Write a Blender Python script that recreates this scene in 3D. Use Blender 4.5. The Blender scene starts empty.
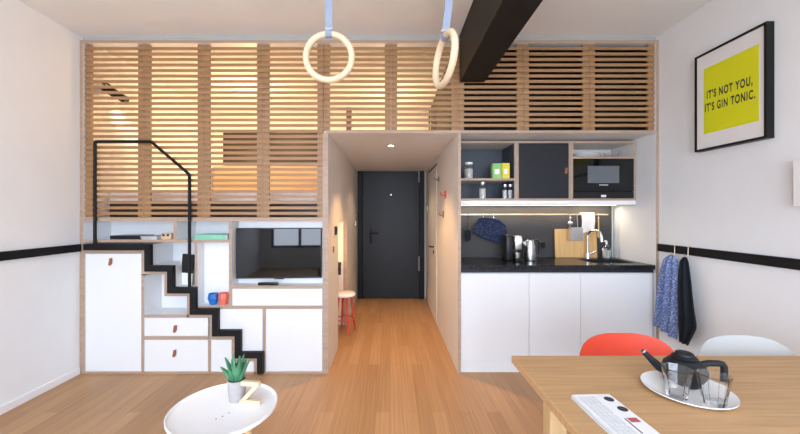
import bpy, bmesh, math, random
from mathutils import Vector, Matrix
random.seed(7)
S = bpy.context.scene
COL = S.collection
F = 345.0; VX = 390.0; VY = 214.0; EYE = 1.320
D = 2.85                        # distance from the camera to the built-in front
PI = math.pi
def FX(px, Y=D): return (px - VX) * Y / F
def FZ(py, Y=D): return EYE - (py - VY) * Y / F

# ------------------------------------------------------------------ materials
def nodes(name):
    m = bpy.data.materials.new(name); m.use_nodes = True
    nt = m.node_tree
    return m, nt, nt.nodes['Principled BSDF']
def mat(name, col, rough=.5, metal=0, var=.05, scale=12, bump=0, stretch=(1, 1, 1), spec=.5, emit=None, estr=0, sheen=0):
    m, nt, b = nodes(name)
    tc = nt.nodes.new('ShaderNodeTexCoord'); mp = nt.nodes.new('ShaderNodeMapping')
    mp.inputs['Scale'].default_value = stretch
    nz = nt.nodes.new('ShaderNodeTexNoise'); nz.inputs['Scale'].default_value = scale; nz.inputs['Detail'].default_value = 5
    rp = nt.nodes.new('ShaderNodeValToRGB')
    rp.color_ramp.elements[0].position = .3; rp.color_ramp.elements[1].position = .7
    rp.color_ramp.elements[0].color = tuple(c * (1 - var) for c in col) + (1,)
    rp.color_ramp.elements[1].color = tuple(min(1, c * (1 + var)) for c in col) + (1,)
    L = nt.links.new
    L(tc.outputs['Object'], mp.inputs['Vector']); L(mp.outputs['Vector'], nz.inputs['Vector'])
    L(nz.outputs['Fac'], rp.inputs['Fac']); L(rp.outputs['Color'], b.inputs['Base Color'])
    b.inputs['Roughness'].default_value = rough; b.inputs['Metallic'].default_value = metal
    b.inputs['Specular IOR Level'].default_value = spec
    if sheen: b.inputs['Sheen Weight'].default_value = sheen
    if bump:
        bp = nt.nodes.new('ShaderNodeBump'); bp.inputs['Strength'].default_value = bump; bp.inputs['Distance'].default_value = .004
        L(nz.outputs['Fac'], bp.inputs['Height']); L(bp.outputs['Normal'], b.inputs['Normal'])
    if emit:
        b.inputs['Emission Color'].default_value = tuple(emit) + (1,); b.inputs['Emission Strength'].default_value = estr
    return m
def wood(name, col, axis, var=.22, rough=.45, scale=1.0):
    st = [22, 22, 22]; st['xyz'.index(axis)] = 1.2
    return mat(name, col, rough, var=var, scale=2.2 * scale, stretch=tuple(st))
def floor_mat():
    m, nt, b = nodes('bamboo_planks'); L = nt.links.new
    tc = nt.nodes.new('ShaderNodeTexCoord')
    sep = nt.nodes.new('ShaderNodeSeparateXYZ'); cmb = nt.nodes.new('ShaderNodeCombineXYZ')
    L(tc.outputs['Object'], sep.inputs[0]); L(sep.outputs['Y'], cmb.inputs['X']); L(sep.outputs['X'], cmb.inputs['Y'])
    br = nt.nodes.new('ShaderNodeTexBrick')
    br.offset = .37; br.inputs['Scale'].default_value = 1
    br.inputs['Brick Width'].default_value = 1.15; br.inputs['Row Height'].default_value = .092
    br.inputs['Mortar Size'].default_value = .0010; br.inputs['Mortar Smooth'].default_value = .2; br.inputs['Bias'].default_value = 0
    br.inputs['Color1'].default_value = (.53, .315, .160, 1); br.inputs['Color2'].default_value = (.43, .240, .114, 1)
    br.inputs['Mortar'].default_value = (.34, .19, .10, 1)
    L(cmb.outputs[0], br.inputs['Vector'])
    mp = nt.nodes.new('ShaderNodeMapping'); mp.inputs['Scale'].default_value = (55, .9, 1)
    nz = nt.nodes.new('ShaderNodeTexNoise'); nz.inputs['Scale'].default_value = 1.6; nz.inputs['Detail'].default_value = 4
    L(tc.outputs['Object'], mp.inputs['Vector']); L(mp.outputs[0], nz.inputs['Vector'])
    rp = nt.nodes.new('ShaderNodeValToRGB')
    rp.color_ramp.elements[0].position = .3; rp.color_ramp.elements[0].color = (.80, .78, .74, 1)
    rp.color_ramp.elements[1].position = .72; rp.color_ramp.elements[1].color = (1.1, 1.08, 1.06, 1)
    L(nz.outputs['Fac'], rp.inputs['Fac'])
    mx = nt.nodes.new('ShaderNodeMix'); mx.data_type = 'RGBA'; mx.blend_type = 'MULTIPLY'; mx.inputs[0].default_value = 1
    L(br.outputs['Color'], mx.inputs[6]); L(rp.outputs['Color'], mx.inputs[7]); L(mx.outputs[2], b.inputs['Base Color'])
    b.inputs['Roughness'].default_value = .42; b.inputs['Specular IOR Level'].default_value = .35
    return m
def glass_mat(name, col=(1, 1, 1), rough=.0):
    m, nt, b = nodes(name)
    b.inputs['Base Color'].default_value = col + (1,); b.inputs['Roughness'].default_value = rough
    b.inputs['Transmission Weight'].default_value = 1; b.inputs['IOR'].default_value = 1.45
    return m
def pattern_mat(name, c1, c2, scale=60, thr=.35):
    m, nt, b = nodes(name); L = nt.links.new
    tc = nt.nodes.new('ShaderNodeTexCoord'); vo = nt.nodes.new('ShaderNodeTexVoronoi'); vo.inputs['Scale'].default_value = scale
    rp = nt.nodes.new('ShaderNodeValToRGB'); rp.color_ramp.interpolation = 'CONSTANT'
    rp.color_ramp.elements[0].color = c2 + (1,); rp.color_ramp.elements[1].color = c1 + (1,); rp.color_ramp.elements[1].position = thr
    L(tc.outputs['Object'], vo.inputs['Vector']); L(vo.outputs['Distance'], rp.inputs['Fac']); L(rp.outputs['Color'], b.inputs['Base Color'])
    b.inputs['Roughness'].default_value = .9
    return m

M = dict(
    wall=mat('white_wall_paint', (.84, .86, .87), .75, var=.012, scale=6, bump=.03),
    ceil=mat('white_ceiling_paint', (.81, .825, .835), .85, var=.012, scale=5),
    gapgrey=mat('grey_gap_shade', (.42, .44, .42), .8, var=.02),  # grey stands in for the shade inside the gap above the frame
    board=mat('white_baseboard_paint', (.86, .86, .86), .5, var=.01),
    lam=mat('white_laminate', (.765, .775, .785), .38, var=.008, scale=4),
    ply=wood('plywood_edge', (.40, .285, .205), 'x', var=.12),
    plyface=mat('pale_veneer', (.66, .635, .60), .5, var=.04, scale=3, stretch=(8, 8, 1)),
    slat=wood('oiled_bamboo_slats', (.335, .188, .085), 'x', var=.12),
    stile=wood('bamboo_stile', (.30, .165, .074), 'z', var=.2),
    floor=floor_mat(),
    black=mat('black_powder_coat', (.007, .007, .008), .5, var=.2, spec=.22),
    steel_dark=mat('dark_painted_steel', (.013, .011, .009), .6, var=.3, scale=5, bump=.1, spec=.25),
    door=mat('dark_blue_black_door', (.011, .014, .018), .45, var=.1, spec=.3),
    chrome=mat('brushed_chrome', (.75, .75, .76), .18, 1, var=.03),
    steel=mat('stainless_steel', (.62, .62, .63), .28, 1, var=.05, scale=20, stretch=(1, 1, 8)),
    brass=mat('pale_metal', (.55, .45, .33), .35, 1),
    leather=mat('tan_leather', (.30, .105, .045), .55, var=.15, scale=60, bump=.2),
    counter=mat('black_worktop', (.010, .011, .013), .25, var=.15, scale=40, spec=.4),
    splash=mat('charcoal_splashback', (.055, .053, .053), .5, var=.05, spec=.25),
    navy=mat('slate_blue_board', (.042, .052, .070), .5, var=.05),
    slate=mat('charcoal_door_laminate', (.018, .020, .025), .5, var=.05, spec=.25),
    screen=mat('glossy_black_screen', (.004, .005, .006), .03, var=0, spec=.4),
    screen2=mat('grey_oven_glass', (.12, .135, .15), .12, var=.05),
    plastic=mat('black_plastic', (.009, .009, .010), .35, var=.1, spec=.35),
    white=mat('white_plastic', (.84, .84, .84), .35, var=.01),
    lacq=mat('white_lacquer', (.84, .86, .89), .3, var=.008),
    porcelain=mat('white_porcelain', (.90, .905, .91), .12, var=.005),
    oak=wood('oak_table', (.51, .310, .150), 'x', var=.13, rough=.5, scale=1.4),
    oakleg=wood('pale_oak_leg', (.60, .42, .22), 'z', var=.12),
    beech=wood('pale_beech', (.70, .54, .36), 'x', var=.1),
    ring=mat('birch_ring', (.66, .53, .36), .5, var=.06, scale=8),
    strap=mat('blue_grey_webbing', (.25, .30, .40), .85, var=.12, scale=220),
    red=mat('red_orange_shell', (.70, .055, .020), .45, var=.03),
    redleg=mat('red_paint', (.55, .06, .04), .45, var=.04),
    offwhite=mat('off_white_shell', (.50, .52, .515), .45, var=.01),
    iron=mat('black_cast_iron', (.011, .013, .016), .55, var=.2, scale=90, bump=.25, spec=.3),
    glass=glass_mat('clear_glass'),
    gpot=mat('grey_ceramic', (.40, .375, .37), .7, var=.06, scale=40),
    soil=mat('dark_soil', (.03, .02, .014), .95, var=.4, scale=120, bump=.6),
    aloe=mat('aloe_green', (.060, .210, .105), .45, var=.35, scale=26),
    paper=mat('newsprint', (.78, .79, .81), .85, var=.03, scale=50),
    ink=mat('grey_print', (.50, .52, .55), .9, var=.1, scale=60),
    dink=mat('black_print', (.035, .035, .04), .9, var=.1),
    rink=mat('red_print', (.45, .10, .10), .9),
    yellow=mat('lime_yellow_print', (.72, .72, .008), .7, var=.01),
    mount=mat('white_poster_paper', (.80, .78, .77), .8, var=.005),
    frame=mat('black_frame', (.009, .008, .008), .45, var=.1, spec=.25),
    denim=pattern_mat('navy_printed_cloth', (.010, .018, .055), (.13, .17, .27), 80, .24),
    bluecloth=pattern_mat('blue_printed_cloth', (.12, .18, .39), (.34, .41, .60), 75, .40),
    darkcloth=mat('black_navy_cloth', (.010, .014, .022), .95, var=.2, scale=80, bump=.3),
    whitecloth=mat('white_cloth', (.82, .80, .77), .95, var=.03, scale=80, bump=.3),
    bamboo=wood('light_bamboo_board', (.66, .40, .16), 'z', var=.1),
    warmwall=mat('loft_wall_paint', (.83, .78, .70), .8, var=.01),
    headboard=wood('loft_headboard', (.58, .38, .20), 'x', var=.15),
    darkwood=wood('dark_wood_and_niche_shade', (.030, .018, .010), 'x', var=.3),  # wood of bed and bench, also the painted shade of the loft niche
    linen=mat('white_bed_linen', (.80, .78, .79), .9, var=.03, scale=20, bump=.2),
    storage=mat('storage_painted_shade', (.040, .032, .027), .8, var=.15),  # near-black brown puts the darkness of the unlit storage loft into the colour
    pitch=mat('matt_black_casing', (.006, .006, .006), .7, var=.2),
    blue=mat('blue_plastic', (.010, .15, .50), .45, var=.05),
    coral=mat('coral_plastic', (.78, .16, .10), .45, var=.05),
    mint=mat('mint_green_cover', (.22, .52, .36), .6, var=.08, scale=30),
    grey=mat('grey_cover', (.42, .42, .43), .6, var=.08),
    tan=mat('tan_card', (.60, .42, .27), .7, var=.06),
    pages=mat('book_pages', (.80, .78, .72), .9, var=.05, scale=200, stretch=(1, 1, 8)),
    green=mat('green_packet', (.26, .52, .16), .6, var=.1, scale=40),
    ypack=mat('yellow_packet', (.74, .60, .06), .6, var=.1, scale=40),
    spice=mat('white_granules', (.72, .70, .66), .9, var=.1, scale=150),
    led=mat('lit_diffuser', (.9, .9, .9), .5, emit=(1, .93, .82), estr=4),
    bulb=mat('lit_lamp_lens', (.9, .85, .7), .5, emit=(1, .80, .52), estr=30),
    hookgreen=mat('dark_green_paint', (.03, .11, .07), .5), hookbrown=mat('brown_paint', (.20, .12, .06), .5),
)

# ------------------------------------------------------------------ mesh builder
class MB:
    def __init__(s): s.bm = bmesh.new()
    def _add(s, t, mtx=None):
        if mtx is not None: bmesh.ops.transform(t, matrix=mtx, verts=t.verts)
        me = bpy.data.meshes.new('tmp'); t.to_mesh(me); t.free(); s.bm.from_mesh(me); bpy.data.meshes.remove(me); return s
    def box(s, x0, x1, y0, y1, z0, z1, bev=0, seg=1, mtx=None):
        t = bmesh.new(); bmesh.ops.create_cube(t, size=1)
        for v in t.verts:
            v.co = Vector(((x0 + x1) / 2 + v.co.x * (x1 - x0), (y0 + y1) / 2 + v.co.y * (y1 - y0), (z0 + z1) / 2 + v.co.z * (z1 - z0)))
        if bev: bmesh.ops.bevel(t, geom=list(t.edges), offset=bev, segments=seg, profile=.5, affect='EDGES')
        return s._add(t, mtx)
    def prism(s, pts, a0, a1, axis='y', bev=0, mtx=None):
        t = bmesh.new()
        def P(p, a):
            return {'y': (p[0], a, p[1]), 'x': (a, p[0], p[1]), 'z': (p[0], p[1], a)}[axis]
        A = [t.verts.new(P(p, a0)) for p in pts]; B = [t.verts.new(P(p, a1)) for p in pts]
        n = len(pts)
        t.faces.new(A); t.faces.new(B[::-1])
        for i in range(n): t.faces.new((A[i], B[i], B[(i + 1) % n], A[(i + 1) % n]))
        bmesh.ops.recalc_face_normals(t, faces=t.faces)
        if bev: bmesh.ops.bevel(t, geom=list(t.edges), offset=bev, segments=1, affect='EDGES')
        return s._add(t, mtx)
    def cyl(s, p0, p1, r0, r1=None, seg=20, cap=True):
        r1 = r0 if r1 is None else r1
        p0, p1 = Vector(p0), Vector(p1); d = p1 - p0
        t = bmesh.new(); bmesh.ops.create_cone(t, cap_ends=cap, segments=seg, radius1=r0, radius2=r1, depth=d.length)
        q = d.to_track_quat('Z', 'Y').to_matrix().to_4x4(); q.translation = (p0 + p1) / 2
        return s._add(t, q)
    def tube(s, pts, r, seg=10, closed=False, up=None, flat=None):
        pts = [Vector(p) for p in pts]; n = len(pts)
        R = r if isinstance(r, (list, tuple)) else [r] * n
        t = bmesh.new(); rings = []; ref = None
        for i, p in enumerate(pts):
            if closed: d = pts[(i + 1) % n] - pts[i - 1]
            else: d = pts[min(i + 1, n - 1)] - pts[max(i - 1, 0)]
            d.normalize()
            if ref is None: ref = Vector(up) if up else (Vector((0, 0, 1)) if abs(d.z) < .9 else Vector((1, 0, 0)))
            a = (ref - d * ref.dot(d)).normalized(); b = d.cross(a); ref = a
            fa, fb = flat or (1, 1)
            rings.append([t.verts.new(p + (a * math.cos(2 * PI * k / seg) * fa + b * math.sin(2 * PI * k / seg) * fb) * R[i]) for k in range(seg)])
        m = n if closed else n - 1
        for i in range(m):
            A, B = rings[i], rings[(i + 1) % n]
            for k in range(seg): t.faces.new((A[k], A[(k + 1) % seg], B[(k + 1) % seg], B[k]))
        if not closed: t.faces.new(rings[0][::-1]); t.faces.new(rings[-1])
        bmesh.ops.recalc_face_normals(t, faces=t.faces)
        return s._add(t)
    def lathe(s, prof, c=(0, 0, 0), seg=36, mtx=None):
        t = bmesh.new(); rings = []
        for r, z in prof:
            if r < 1e-6: rings.append([t.verts.new((c[0], c[1], c[2] + z))])
            else: rings.append([t.verts.new((c[0] + r * math.cos(2 * PI * k / seg), c[1] + r * math.sin(2 * PI * k / seg), c[2] + z)) for k in range(seg)])
        for A, B in zip(rings, rings[1:]):
            for k in range(seg):
                k2 = (k + 1) % seg
                if len(A) == 1 and len(B) == 1: continue
                if len(A) == 1: t.faces.new((A[0], B[k2], B[k]))
                elif len(B) == 1: t.faces.new((A[k], A[k2], B[0]))
                else: t.faces.new((A[k], A[k2], B[k2], B[k]))
        bmesh.ops.recalc_face_normals(t, faces=t.faces)
        return s._add(t, mtx)
    def ball(s, c, r, seg=16):
        t = bmesh.new(); bmesh.ops.create_uvsphere(t, u_segments=seg, v_segments=seg // 2, radius=1)
        r = r if isinstance(r, (tuple, list)) else (r, r, r)
        return s._add(t, Matrix.Translation(c) @ Matrix.Diagonal((*r, 1)))
    def grid(s, fn, nu, nv, thick=0):
        t = bmesh.new()
        V = [[t.verts.new(fn(i / nu, j / nv)) for j in range(nv + 1)] for i in range(nu + 1)]
        for i in range(nu):
            for j in range(nv): t.faces.new((V[i][j], V[i + 1][j], V[i + 1][j + 1], V[i][j + 1]))
        t.normal_update()
        if thick: bmesh.ops.solidify(t, geom=list(t.faces), thickness=thick)
        bmesh.ops.recalc_face_normals(t, faces=t.faces)
        return s._add(t)
    def build(s, name, m, parent=None, local=False, origin=None, smooth=35, edge=None):
        o_at = Vector(origin) if origin else Vector((0, 0, 0))
        if parent is not None and not local:
            p = parent; o_at = Vector((0, 0, 0))
            while p is not None: o_at += p.location; p = p.parent
        bmesh.ops.translate(s.bm, vec=-o_at, verts=s.bm.verts)
        me = bpy.data.meshes.new(name); s.bm.to_mesh(me); s.bm.free()
        me.materials.append(m)
        if edge is not None:                       # cut edges that face the room show another material than the faces
            me.materials.append(edge)
            for p in me.polygons:
                if p.normal.y < -.9: p.material_index = 1
        for p in me.polygons: p.use_smooth = True
        me.set_sharp_from_angle(angle=math.radians(smooth))
        o = bpy.data.objects.new(name, me); COL.objects.link(o)
        if parent is not None: o.parent = parent
        else: o.location = o_at
        return o
def tag(o, label=None, cat=None, group=None, kind=None):
    if label: o['label'] = label
    if cat: o['category'] = cat
    if group: o['group'] = group
    if kind: o['kind'] = kind
    return o
def thing(name, label, cat, loc=(0, 0, 0), group=None, rotz=0):
    o = bpy.data.objects.new(name, None); COL.objects.link(o); o.empty_display_size = .1
    o.location = loc; o.rotation_euler = (0, 0, rotz)
    return tag(o, label, cat, group)
def struct(o, label=None): return tag(o, label, None, None, 'structure')
def B(*a, **k): return MB().box(*a, **k)
def copy_tree(o, parent=None):
    c = o.copy(); COL.objects.link(c); c.parent = parent
    for ch in list(o.children): copy_tree(ch, c)
    return c

XL, XR, ZC, YB = -2.565, 2.222, 2.794, -2.7      # room
CL, CR = -.512, .562                              # corridor faces
YD = 5.42                                         # entrance door plane
ZS = 1.989                                        # underside of the deck over corridor and kitchen
ZL = FZ(217.5)                                    # loft sleeping floor

# ------------------------------------------------------------------ the setting
struct(B(XL - .1, XR + .1, YB - .1, YD + .1, -.1, 0).build('floor', M['floor']), 'bamboo plank floor running towards the entrance door')
struct(B(XL - .1, XR + .1, YB - .1, YD + .1, ZC, ZC + .1).build('ceiling', M['ceil']), 'white painted ceiling')
struct(B(XL - .1, XL, YB, YD, 0, ZC).build('wall_left', M['wall']), 'white painted left wall')
struct(B(XR, XR + .1, YB, YD, 0, ZC).build('wall_right', M['wall']), 'white painted right wall with the framed poster')
struct(B(XL - .1, XR + .1, YD, YD + .1, 0, ZC).build('wall_end', M['plyface']), 'pale wall around the entrance door')
# wall behind the camera with three tall windows
wb = MB(); wins = [(-2.3, -.95), (-.75, .60), (.80, 2.0)]; wz0, wz1 = .50, 2.42
xs = [XL] + [v for w in wins for v in w] + [XR]
for i in range(0, len(xs), 2): wb.box(xs[i], xs[i + 1], YB - .1, YB, 0, ZC)
for a, b in wins: wb.box(a, b, YB - .1, YB, 0, wz0); wb.box(a, b, YB - .1, YB, wz1, ZC)
struct(wb.build('wall_back', M['wall']), 'white window wall behind the viewpoint')
for i, (a, b) in enumerate(wins):
    w = MB(); f = .05
    w.box(a, a + f, YB - .08, YB - .02, wz0, wz1).box(b - f, b, YB - .08, YB - .02, wz0, wz1)
    w.box(a + f, b - f, YB - .08, YB - .02, wz0, wz0 + f).box(a + f, b - f, YB - .08, YB - .02, wz1 - f, wz1)
    w.box((a + b) / 2 - .03, (a + b) / 2 + .03, YB - .08, YB - .02, wz0 + f, wz1 - f)
    struct(w.build('window_%d' % (i + 1), M['black']), 'black framed window')
struct(B(XL, XL + .012, YB, 2.845, 0, .055, bev=.002).build('baseboard_left', M['board']), 'low white baseboard along the left wall')
struct(B(XR - .012, XR, YB, 2.845, 0, .055, bev=.002).build('baseboard_right', M['board']), 'low white baseboard along the right wall')
struct(B(XL, XL + .022, YB, 2.845, .014 + .998, 1.072, bev=.002).build('trim_1', M['black']), 'black rail along the left wall')
struct(B(XR - .018, XR, YB, 2.845, 1.016, 1.076, bev=.002).build('trim_2', M['black']), 'black rail along the right wall')
bm_ = MB().box(.572, .780, YB, 2.842, 2.406, 2.793, bev=.004)
struct(bm_.build('ceiling_beam', M['steel_dark']), 'dark steel beam under the ceiling')
# plywood frame around the whole built-in front
fr = MB()
zt = FZ(40); fr.box(XL + .002, FX(83), D, D + .45, 0, zt); fr.box(FX(656), XR - .002, D, D + .45, 0, zt - .0)
fr.box(FX(83), FX(656), D, D + .10, FZ(43), zt)
fr.box(CL - .02, FX(656), D, YD - .001, ZS, FZ(130.3))                      # deck above corridor and kitchen
struct(fr.build('trim_3', M['lam'], edge=M['ply']), 'plywood frame around the slatted loft front')
struct(B(XL + .002, XR - .002, D + .03, D + .09, zt, ZC - .001).build('trim_4', M['gapgrey']), 'strip above the loft front, coloured grey for the shade of the gap')
# sleeping loft shell
struct(B(XL + .001, CL - .04, D + .002, 5.0, FZ(221), ZL).build('floor_loft', M['lam'], edge=M['ply']), 'plywood edged floor of the sleeping loft')
struct(B(XL + .001, CR - .002, 5.0, 5.06, FZ(130), ZC - .001).build('wall_loft', M['warmwall']), 'pale wall at the back of the loft')
struct(B(XL + .001, CL - .045, 5.0, 5.06, ZL, FZ(130)).build('wall_loft_low', M['warmwall']), 'pale wall behind the bed')
struct(B(CR, CR + .023, D + .06, 5.06, FZ(130.2), ZC - .001).build('wall_storage', M['storage']), 'side wall of the storage loft, coloured dark as if unlit')
struct(B(FX(656) - .008, FX(656) - .001, D + .06, 3.899, FZ(130.2) + .007, ZC - .013).build('wall_storage_right', M['storage']), 'added dark sheet for shade on the right side of the storage loft')
struct(B(CR + .024, XR - .001, 3.9, 3.94, FZ(130.2), ZC - .001).build('wall_storage_back', M['storage']), 'back wall of the storage loft, coloured dark as if unlit')
struct(B(CR + .024, XR - .003, D + .06, 3.9, FZ(130.2) , FZ(130.2) + .006).build('floor_storage', M['storage']), 'floor of the storage loft, coloured dark as if unlit')
struct(B(CR + .024, XR - .003, D + .12, 3.9, ZC - .012, ZC - .002).build('ceiling_storage', M['storage']), 'ceiling of the storage loft, coloured dark as if unlit')
# corridor walls
ya, yb_, zo = 3.40, 4.11, 1.235                   # opening to the desk niche
cw = MB()
cw.box(FX(322.7), CL, D, ya, 0, ZS); cw.box(FX(322.7), CL, yb_, YD, 0, ZS); cw.box(FX(322.7), CL, ya, yb_, zo, ZS)
struct(cw.build('wall_corridor_left', M['plyface'], edge=M['ply']), 'pale veneered left wall of the entrance corridor')
struct(B(CR, CR + .024, D, YD, 0, ZS).build('wall_corridor_right', M['plyface'], edge=M['ply']), 'pale veneered right wall of the entrance corridor')
nw = MB()
nw.box(-1.75, FX(322.7) - .001, yb_ + .002, yb_ + .03, 0, FZ(221) - .001); nw.box(-1.78, -1.75, ya - .01, yb_ + .03, 0, FZ(221) - .001)
nw.box(-1.75, FX(322.7) - .001, ya - .012, ya - .002, 0, FZ(221) - .001)
struct(nw.build('wall_niche', M['warmwall']), 'pale walls of the desk niche beside the corridor')
# entrance door
dx0, dx1, dz1 = FX(358, YD), FX(424, YD), FZ(161, YD)
d1 = thing('door_1', 'dark blue black entrance door at the end of the corridor', None, ((dx0 + dx1) / 2, YD - .03, 0)); d1['kind'] = 'structure'
fw = .075
MB().box(dx0, dx0 + fw, YD - .06, YD - .001, 0, dz1).box(dx1 - fw, dx1, YD - .06, YD - .001, 0, dz1).box(dx0 + fw, dx1 - fw, YD - .06, YD - .001, dz1 - fw, dz1).build('door_frame', M['black'], d1)
leaf = B(dx0 + fw + .004, dx1 - fw - .004, YD - .045, YD - .004, .008, dz1 - fw - .004, bev=.003).build('door_leaf', M['door'], d1)
hx = FX(371, YD)
h = MB().box(hx - .02, hx + .02, YD - .052, YD - .045, .86, 1.11, bev=.002)
h.tube([(hx, YD - .05, 1.02), (hx, YD - .10, 1.02), (hx + .03, YD - .105, 1.02), (hx + .12, YD - .105, 1.02)], .011)
tag(h.build('door_handle', M['black'], leaf), 'black lever handle')
MB().cyl((FX(391, YD), YD - .045, FZ(195, YD)), (FX(391, YD), YD - .050, FZ(195, YD)), .010).build('peephole', M['steel'], leaf)
for hy in (175, 262): MB().cyl((FX(418.7, YD), YD - .062, FZ(hy + 8, YD)), (FX(418.7, YD), YD - .062, FZ(hy - 6, YD)), .008).build('hinge', M['grey'], d1)
# flush bathroom door in the right corridor wall
d2 = thing('door_2', 'flush veneered door in the right corridor wall', None, (CR - .004, 4.5, 0)); d2['kind'] = 'structure'
B(CR - .008, CR - .001, 4.12, 4.92, .01, 1.90, bev=.002).build('door_leaf', M['plyface'], d2)
B(CR - .012, CR - .001, 4.10, 4.94, 1.905, 1.925).build('door_frame', M['leather'], d2)
h = MB().cyl((CR - .008, 4.36, .905), (CR - .05, 4.36, .905), .009); h.tube([(CR - .05, 4.36, .905), (CR - .055, 4.40, .905), (CR - .055, 4.48, .905)], .009)
h.cyl((CR - .008, 4.36, .84), (CR - .016, 4.36, .84), .02)
tag(h.build('door_handle', M['black'], d2), 'black lever handle')

# ------------------------------------------------------------------ slatted shutters
def shutter(x0, x1, ztop, zbot, label):
    t = thing('slatted_shutter', label, 'shutter', ((x0 + x1) / 2, D + .02, zbot), 'slatted shutters of the loft front')
    m = MB(); p = 5.525 * D / F; z = ztop - .004 - p
    while z > zbot - .006:
        m.box(x0 + .001, x1 - .001, D + .0135, D + .022, z, z + .0235); z -= p
    m.build('slats', M['slat'], t)
    for a in (x0 + .0004, x1 - .0509): B(a, a + .0505, D + .0222, D + .042, zbot + .003, ztop - .003).build('stile', M['stile'], t)
    return t
ztop, zlow, zmid = FZ(43), ZL, FZ(130.3)
shutter(FX(83), FX(144, D + .02), ztop, zlow, 'tall slatted wooden shutter at the left wall behind the handrail post')
shutter(FX(144, D + .02), FX(203.5, D + .02), ztop, zlow, 'tall slatted wooden shutter behind the sloping part of the handrail')
shutter(FX(203.5, D + .02), FX(263, D + .02), ztop, zlow, 'tall slatted wooden shutter above the left half of the television')
shutter(FX(263, D + .02), FX(323), ztop, zlow, 'tall slatted wooden shutter beside the left gym ring')
shutter(FX(323.2), FX(391, D + .02), ztop, zmid, 'short slatted shutter above the left half of the corridor')
shutter(FX(391, D + .02), FX(458, D + .02), ztop, zmid, 'short slatted shutter above the right half of the corridor behind the tilted ring')
shutter(FX(458, D + .02), FX(523, D + .02), ztop, zmid, 'short slatted shutter partly behind the dark ceiling beam')
shutter(FX(523, D + .02), FX(589, D + .02), ztop, zmid, 'short slatted shutter above the black kitchen cabinet door')
shutter(FX(589, D + .02), FX(656), ztop, zmid, 'short slatted shutter above the microwave beside the right wall')
struct(B(CL - .045, CL - .004, D + .003, 5.0, ZL, ZS - .001).build('wall_loft_side', M['plyface'], edge=M['stile']), 'side wall between loft and corridor')

# ------------------------------------------------------------------ loft contents
bd = thing('bed', 'loft bed with white mattress seen through the tall slats', 'bed', (-1.55, 4.0, ZL))
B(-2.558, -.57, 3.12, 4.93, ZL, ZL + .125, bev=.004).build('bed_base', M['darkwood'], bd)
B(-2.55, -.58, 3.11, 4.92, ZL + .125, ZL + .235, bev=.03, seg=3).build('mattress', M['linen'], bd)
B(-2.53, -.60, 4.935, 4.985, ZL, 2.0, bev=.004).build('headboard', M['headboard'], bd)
tag(B(-2.40, -.75, 4.955, 4.995, 2.03, 2.49, bev=.004).build('niche_shade_panel', M['darkwood'], origin=(-1.6, 4.98, 2.03)), 'dark panel standing in for the shaded niche above the loft bed headboard', 'panel')  # flat dark panel stands in for the shade of a shelf niche
sp = thing('wall_spotlight', 'black twin spotlight on the loft wall behind the leftmost slats', 'lamp', (XL, 3.05, 2.42))
B(XL, XL + .02, 3.00, 3.10, 2.36, 2.50, bev=.004).build('wall_plate', M['black'], sp)
MB().tube([(XL + .02, 3.05, 2.47), (XL + .06, 3.05, 2.475), (XL + .10, 3.05, 2.45)], .008).build('arm', M['black'], sp)
for (dx, dy, dz) in ((.02, .0, .0), (.10, .03, -.05)):
    hd = MB().cyl((XL + .03 + dx, 3.03 + dy, 2.430 + dz), (XL + .11 + dx, 3.06 + dy, 2.385 + dz), .030, .038).build('lamp_head', M['black'], sp)
bn = thing('low_bench', 'low dark wooden bench with two posts behind the slats over the corridor', 'bench', (0, 3.4, FZ(130.2)))
zb = FZ(130.2)
B(FX(348, 3.3), FX(433, 3.3), 3.25, 3.6, zb + .02, zb + .10, bev=.004).build('seat', M['darkwood'], bn)
for px in (350, 432): B(FX(px - 2.5, 3.3), FX(px + 2.5, 3.3), 3.20, 3.245, zb, zb + .30, bev=.003).build('post', M['stile'], bn)
tag(B(FX(597, 3.1), FX(641, 3.1), 3.10, 3.55, FZ(130.2) + .0065, 2.769, bev=.006).build('equipment_casing', M['pitch'], origin=(2.05, 3.3, FZ(130.2))), 'tall matt black casing behind the rightmost slats', 'casing')

# ------------------------------------------------------------------ stair and storage unit under the loft
SY0 = 2.815
T = 6.1
tr = [(80, 244.2), (150.2, 265.6), (173, 287.4), (195.6, 308.8), (218, 330.4), (240.6, 352.4), (263, 374)]
def zig(off_l, off_b, Y):      # outline of the stepped band: outer edge, then the inner edge back
    xs_ = [150.2, 173, 195.6, 218, 240.6, 263]; ys_ = [244.2, 265.6, 287.4, 308.8, 330.4, 352.4]
    out = []
    x_prev = 83
    for x, y in zip(xs_, ys_):
        out += [(x_prev, y), (x, y)]; x_prev = x
    out += [(263, 374)]
    inn = [(263 - T, 374)]
    for i in range(5, -1, -1):
        x, y = xs_[i], ys_[i]
        inn += [(x - T, y + T)]
        inn += [((xs_[i - 1] - T) if i else 83, y + T)]
    return out, inn
out, inn = zig(0, 0, D)
dz = lambda P, Y: [(FX(a, Y), max(0.0, FZ(b, Y))) for a, b in P]
st = thing('staircase', 'black stepped stair front with slim handrail built into the white storage wall', 'stairs', (FX(170), SY0 + .03, 0))
poly = dz(out, SY0) + dz(inn, SY0)
MB().prism(poly, SY0, SY0 + .034).build('stair_stringer', M['black'], st)
hy = SY0 + .017
r_ = [(FX(95, hy), FZ(244.2, SY0)), (FX(95, hy), FZ(141.5, hy)), (FX(151, hy), FZ(141.5, hy)), (FX(189.5, hy), FZ(174.5, hy)), (FX(189.5, hy), FZ(287.4, SY0))]
hr = MB(); 
pp = [Vector((a, hy, b)) for a, b in r_]
dense = []
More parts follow.
